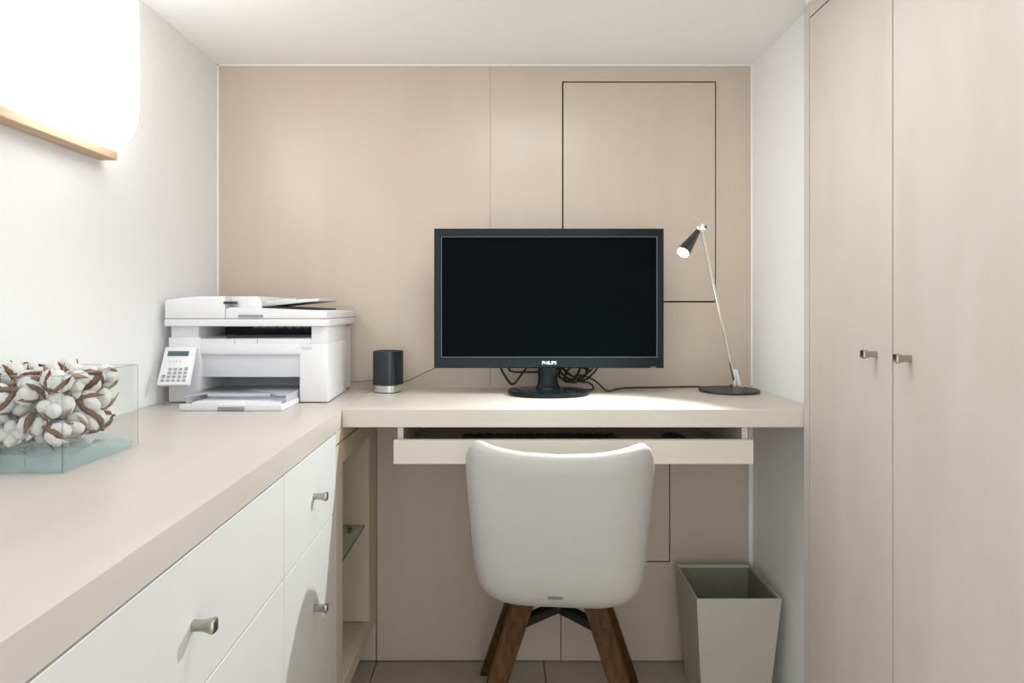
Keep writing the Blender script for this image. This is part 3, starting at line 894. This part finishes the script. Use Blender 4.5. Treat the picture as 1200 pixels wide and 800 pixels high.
# ------------------------------------------------------------------ chair
ch = thing('chair', (0.130, 1.446, 0), 'white leather tub chair with dark walnut legs at the desk', 'chair', rotz=R(-5.0))
A_, Bd, CY = 0.196, 0.245, -0.036
ZB = 0.350
NA = 72
def interp(x, xs, ys):
    if x <= xs[0]: return ys[0]
    for i in range(len(xs) - 1):
        if x <= xs[i + 1]:
            t = (x - xs[i]) / (xs[i + 1] - xs[i])
            t = t * t * (3 - 2 * t) * 0.5 + t * 0.5
            return ys[i] + (ys[i + 1] - ys[i]) * t
    return ys[-1]
plan = superring(1, 1, 4.6, 0, NA)
def rim(p):
    s = interp(p[1], [-1, -0.86, -0.74, -0.64, -0.55, -0.40, -0.20, 0.0, 0.5, 1.0], [1, 1, 0.90, 0.74, 0.62, 0.48, 0.34, 0.23, 0.06, 0.0])
    h = 0.460 + 0.238 * s
    if p[1] < -0.5:
        h -= 0.018 * (1 - min(1, abs(p[0]) / 0.80) ** 2.2)
    return h
def oscale(z):
    return 0.885 + 0.118 * min(1, max(0, (z - ZB - 0.068) / 0.270)) ** 0.8
rows = []
for s, z in ((0.02, 0.0), (0.30, 0.0), (0.50, 0.003), (0.62, 0.009), (0.73, 0.020), (0.81, 0.034), (0.86, 0.050), (0.885, 0.068)):
    rows.append([(A_ * s * p[0], Bd * s * p[1] + CY, ZB + z) for p in plan])
for k in range(1, 10):
    t = k / 9
    ring = []
    for p in plan:
        h = rim(p)
        z = ZB + 0.068 + (h - 0.012 - ZB - 0.068) * t
        ring.append((A_ * oscale(z) * p[0], Bd * oscale(z) * p[1] + CY, z))
    rows.append(ring)
top = rows[-1]
for ins, up in ((0.0035, 0.0075), (0.012, 0.0115), (0.022, 0.0105), (0.031, 0.004), (0.035, -0.006)):
    ring = []
    for (x_, y_, z_) in top:
        L = math.hypot(x_, y_ - CY)
        k = (L - ins) / L
        ring.append((x_ * k, (y_ - CY) * k + CY, z_ + up))
    rows.append(ring)
base = rows[-1]
for t in (0.25, 0.6, 0.95):
    rows.append([(x_ * (1 - 0.1 * t), (y_ - CY) * (1 - 0.1 * t) + CY, z_ + (0.448 - z_) * t) for (x_, y_, z_) in base])
rows.append([(x_ * 0.3, (y_ - CY) * 0.3 + CY, 0.446) for (x_, y_, z_) in rows[-1]])
obj('shell', rings(NB(), rows), LEATHER, ch, local=True, smooth=True, sharp=80)
se = NB()
rings(se, [[(0.142 * s * p[0], 0.186 * s * p[1] + CY + 0.006, z) for p in plan] for s, z in ((0.90, 0.447), (0.98, 0.456), (1.0, 0.469), (0.97, 0.480), (0.88, 0.487), (0.5, 0.492), (0.05, 0.493))])
obj('seat_cushion', se, SEATW, ch, local=True, smooth=True, sharp=80)
# small embossed name plate low on the outside of the back
EZ = 0.4030
def eback(z):
    z = z - ZB
    return CY - Bd * (0.81 + (0.86 - 0.81) * (z - 0.034) / 0.016 if z < 0.050 else 0.86 + 0.025 * min(1, (z - 0.050) / 0.018))
em = NB()
rings(em, [[(0.0150 * s * q[0] - 0.007, eback(EZ + 0.0033 * s * q[1]) + d_, EZ + 0.0033 * s * q[1]) for q in superring(1, 1, 3.5, 0, 28)] for s, d_ in ((1.0, 0.006), (1.0, -0.0009), (0.88, -0.0010), (0.80, 0.0000), (0.1, -0.0002))])
obj('emblem_plate', em, EMBLEM, ch, local=True, smooth=True, sharp=40)
# legs, square in section and splayed, on a flat steel cross
for sx in (-1, 1):
    for sy in (-1, 1):
        top_c = Vector((sx * 0.060, sy * 0.060, 0.364))
        bot_c = Vector((sx * 0.188, sy * 0.188, 0.0))
        bm = NB()
        rows_ = []
        for t, w_, d_ in ((0.0, 0.0150, 0.0150), (0.5, 0.0215, 0.0205), (1.0, 0.0245, 0.0240)):
            c = bot_c + (top_c - bot_c) * t
            rows_.append([c + Vector((a * w_, b * d_, 0)) for a, b in ((-1, -1), (1, -1), (1, 1), (-1, 1))])
        rings(bm, rows_)
        bmesh.ops.bevel(bm, geom=bm.edges[:], offset=0.0022, segments=2, profile=0.5, affect='EDGES')
        obj('leg', bm, WALNUT, ch, local=True)
for k, t in enumerate((R(45), R(-45))):
    cb = box(NB(), -0.150, 0.150, -0.011, 0.011, 0.262 - 0.0006 * k, 0.280 - 0.0006 * k)
    bmesh.ops.transform(cb, matrix=Matrix.Rotation(t, 4, 'Z'), verts=cb.verts[:])
    obj('cross_bar', cb, BRACKET, ch, local=True)
obj('swivel_column', lathe(NB(), [(0.020, 0.270), (0.020, 0.33), (0.055, 0.338), (0.055, ZB + 0.002)], seg=24), BRACKET, ch, local=True, smooth=True, sharp=40)

# ------------------------------------------------------------------ waste bin
bn = thing('waste_bin', (0.550, 1.56, 0), 'tapered square taupe waste bin beside the white wall under the desk', 'bin')
TO = [(0.4515, 1.462), (0.6485, 1.462), (0.6525, 1.660), (0.4580, 1.660)]
BO = [(0.4720, 1.487), (0.6270, 1.487), (0.6300, 1.640), (0.4760, 1.640)]
def bring(t, ins, z):
    pts = [(BO[i][0] + (TO[i][0] - BO[i][0]) * t, BO[i][1] + (TO[i][1] - BO[i][1]) * t) for i in range(4)]
    cx, cy = sum(p[0] for p in pts) / 4, sum(p[1] for p in pts) / 4
    return [(p[0] - math.copysign(ins, p[0] - cx), p[1] - math.copysign(ins, p[1] - cy), z) for p in pts]
ob = NB()
rings(ob, [bring(0, 0.001, 0.0), bring(0, 0, 0.001), bring(1, 0, 0.2790), bring(1, 0.0006, 0.2800), bring(1, 0.0034, 0.2800), bring(0.98, 0.004, 0.274), bring(0.97, 0.0038, 0.272), bring(0.02, 0.0038, 0.006)])
obj('body', ob, BIN, bn)
ib = NB()
rings(ib, [bring(0.972, 0.0041, 0.2725), bring(0.03, 0.0041, 0.0075)], cap0=False)
obj('lining', ib, BININ, bn)
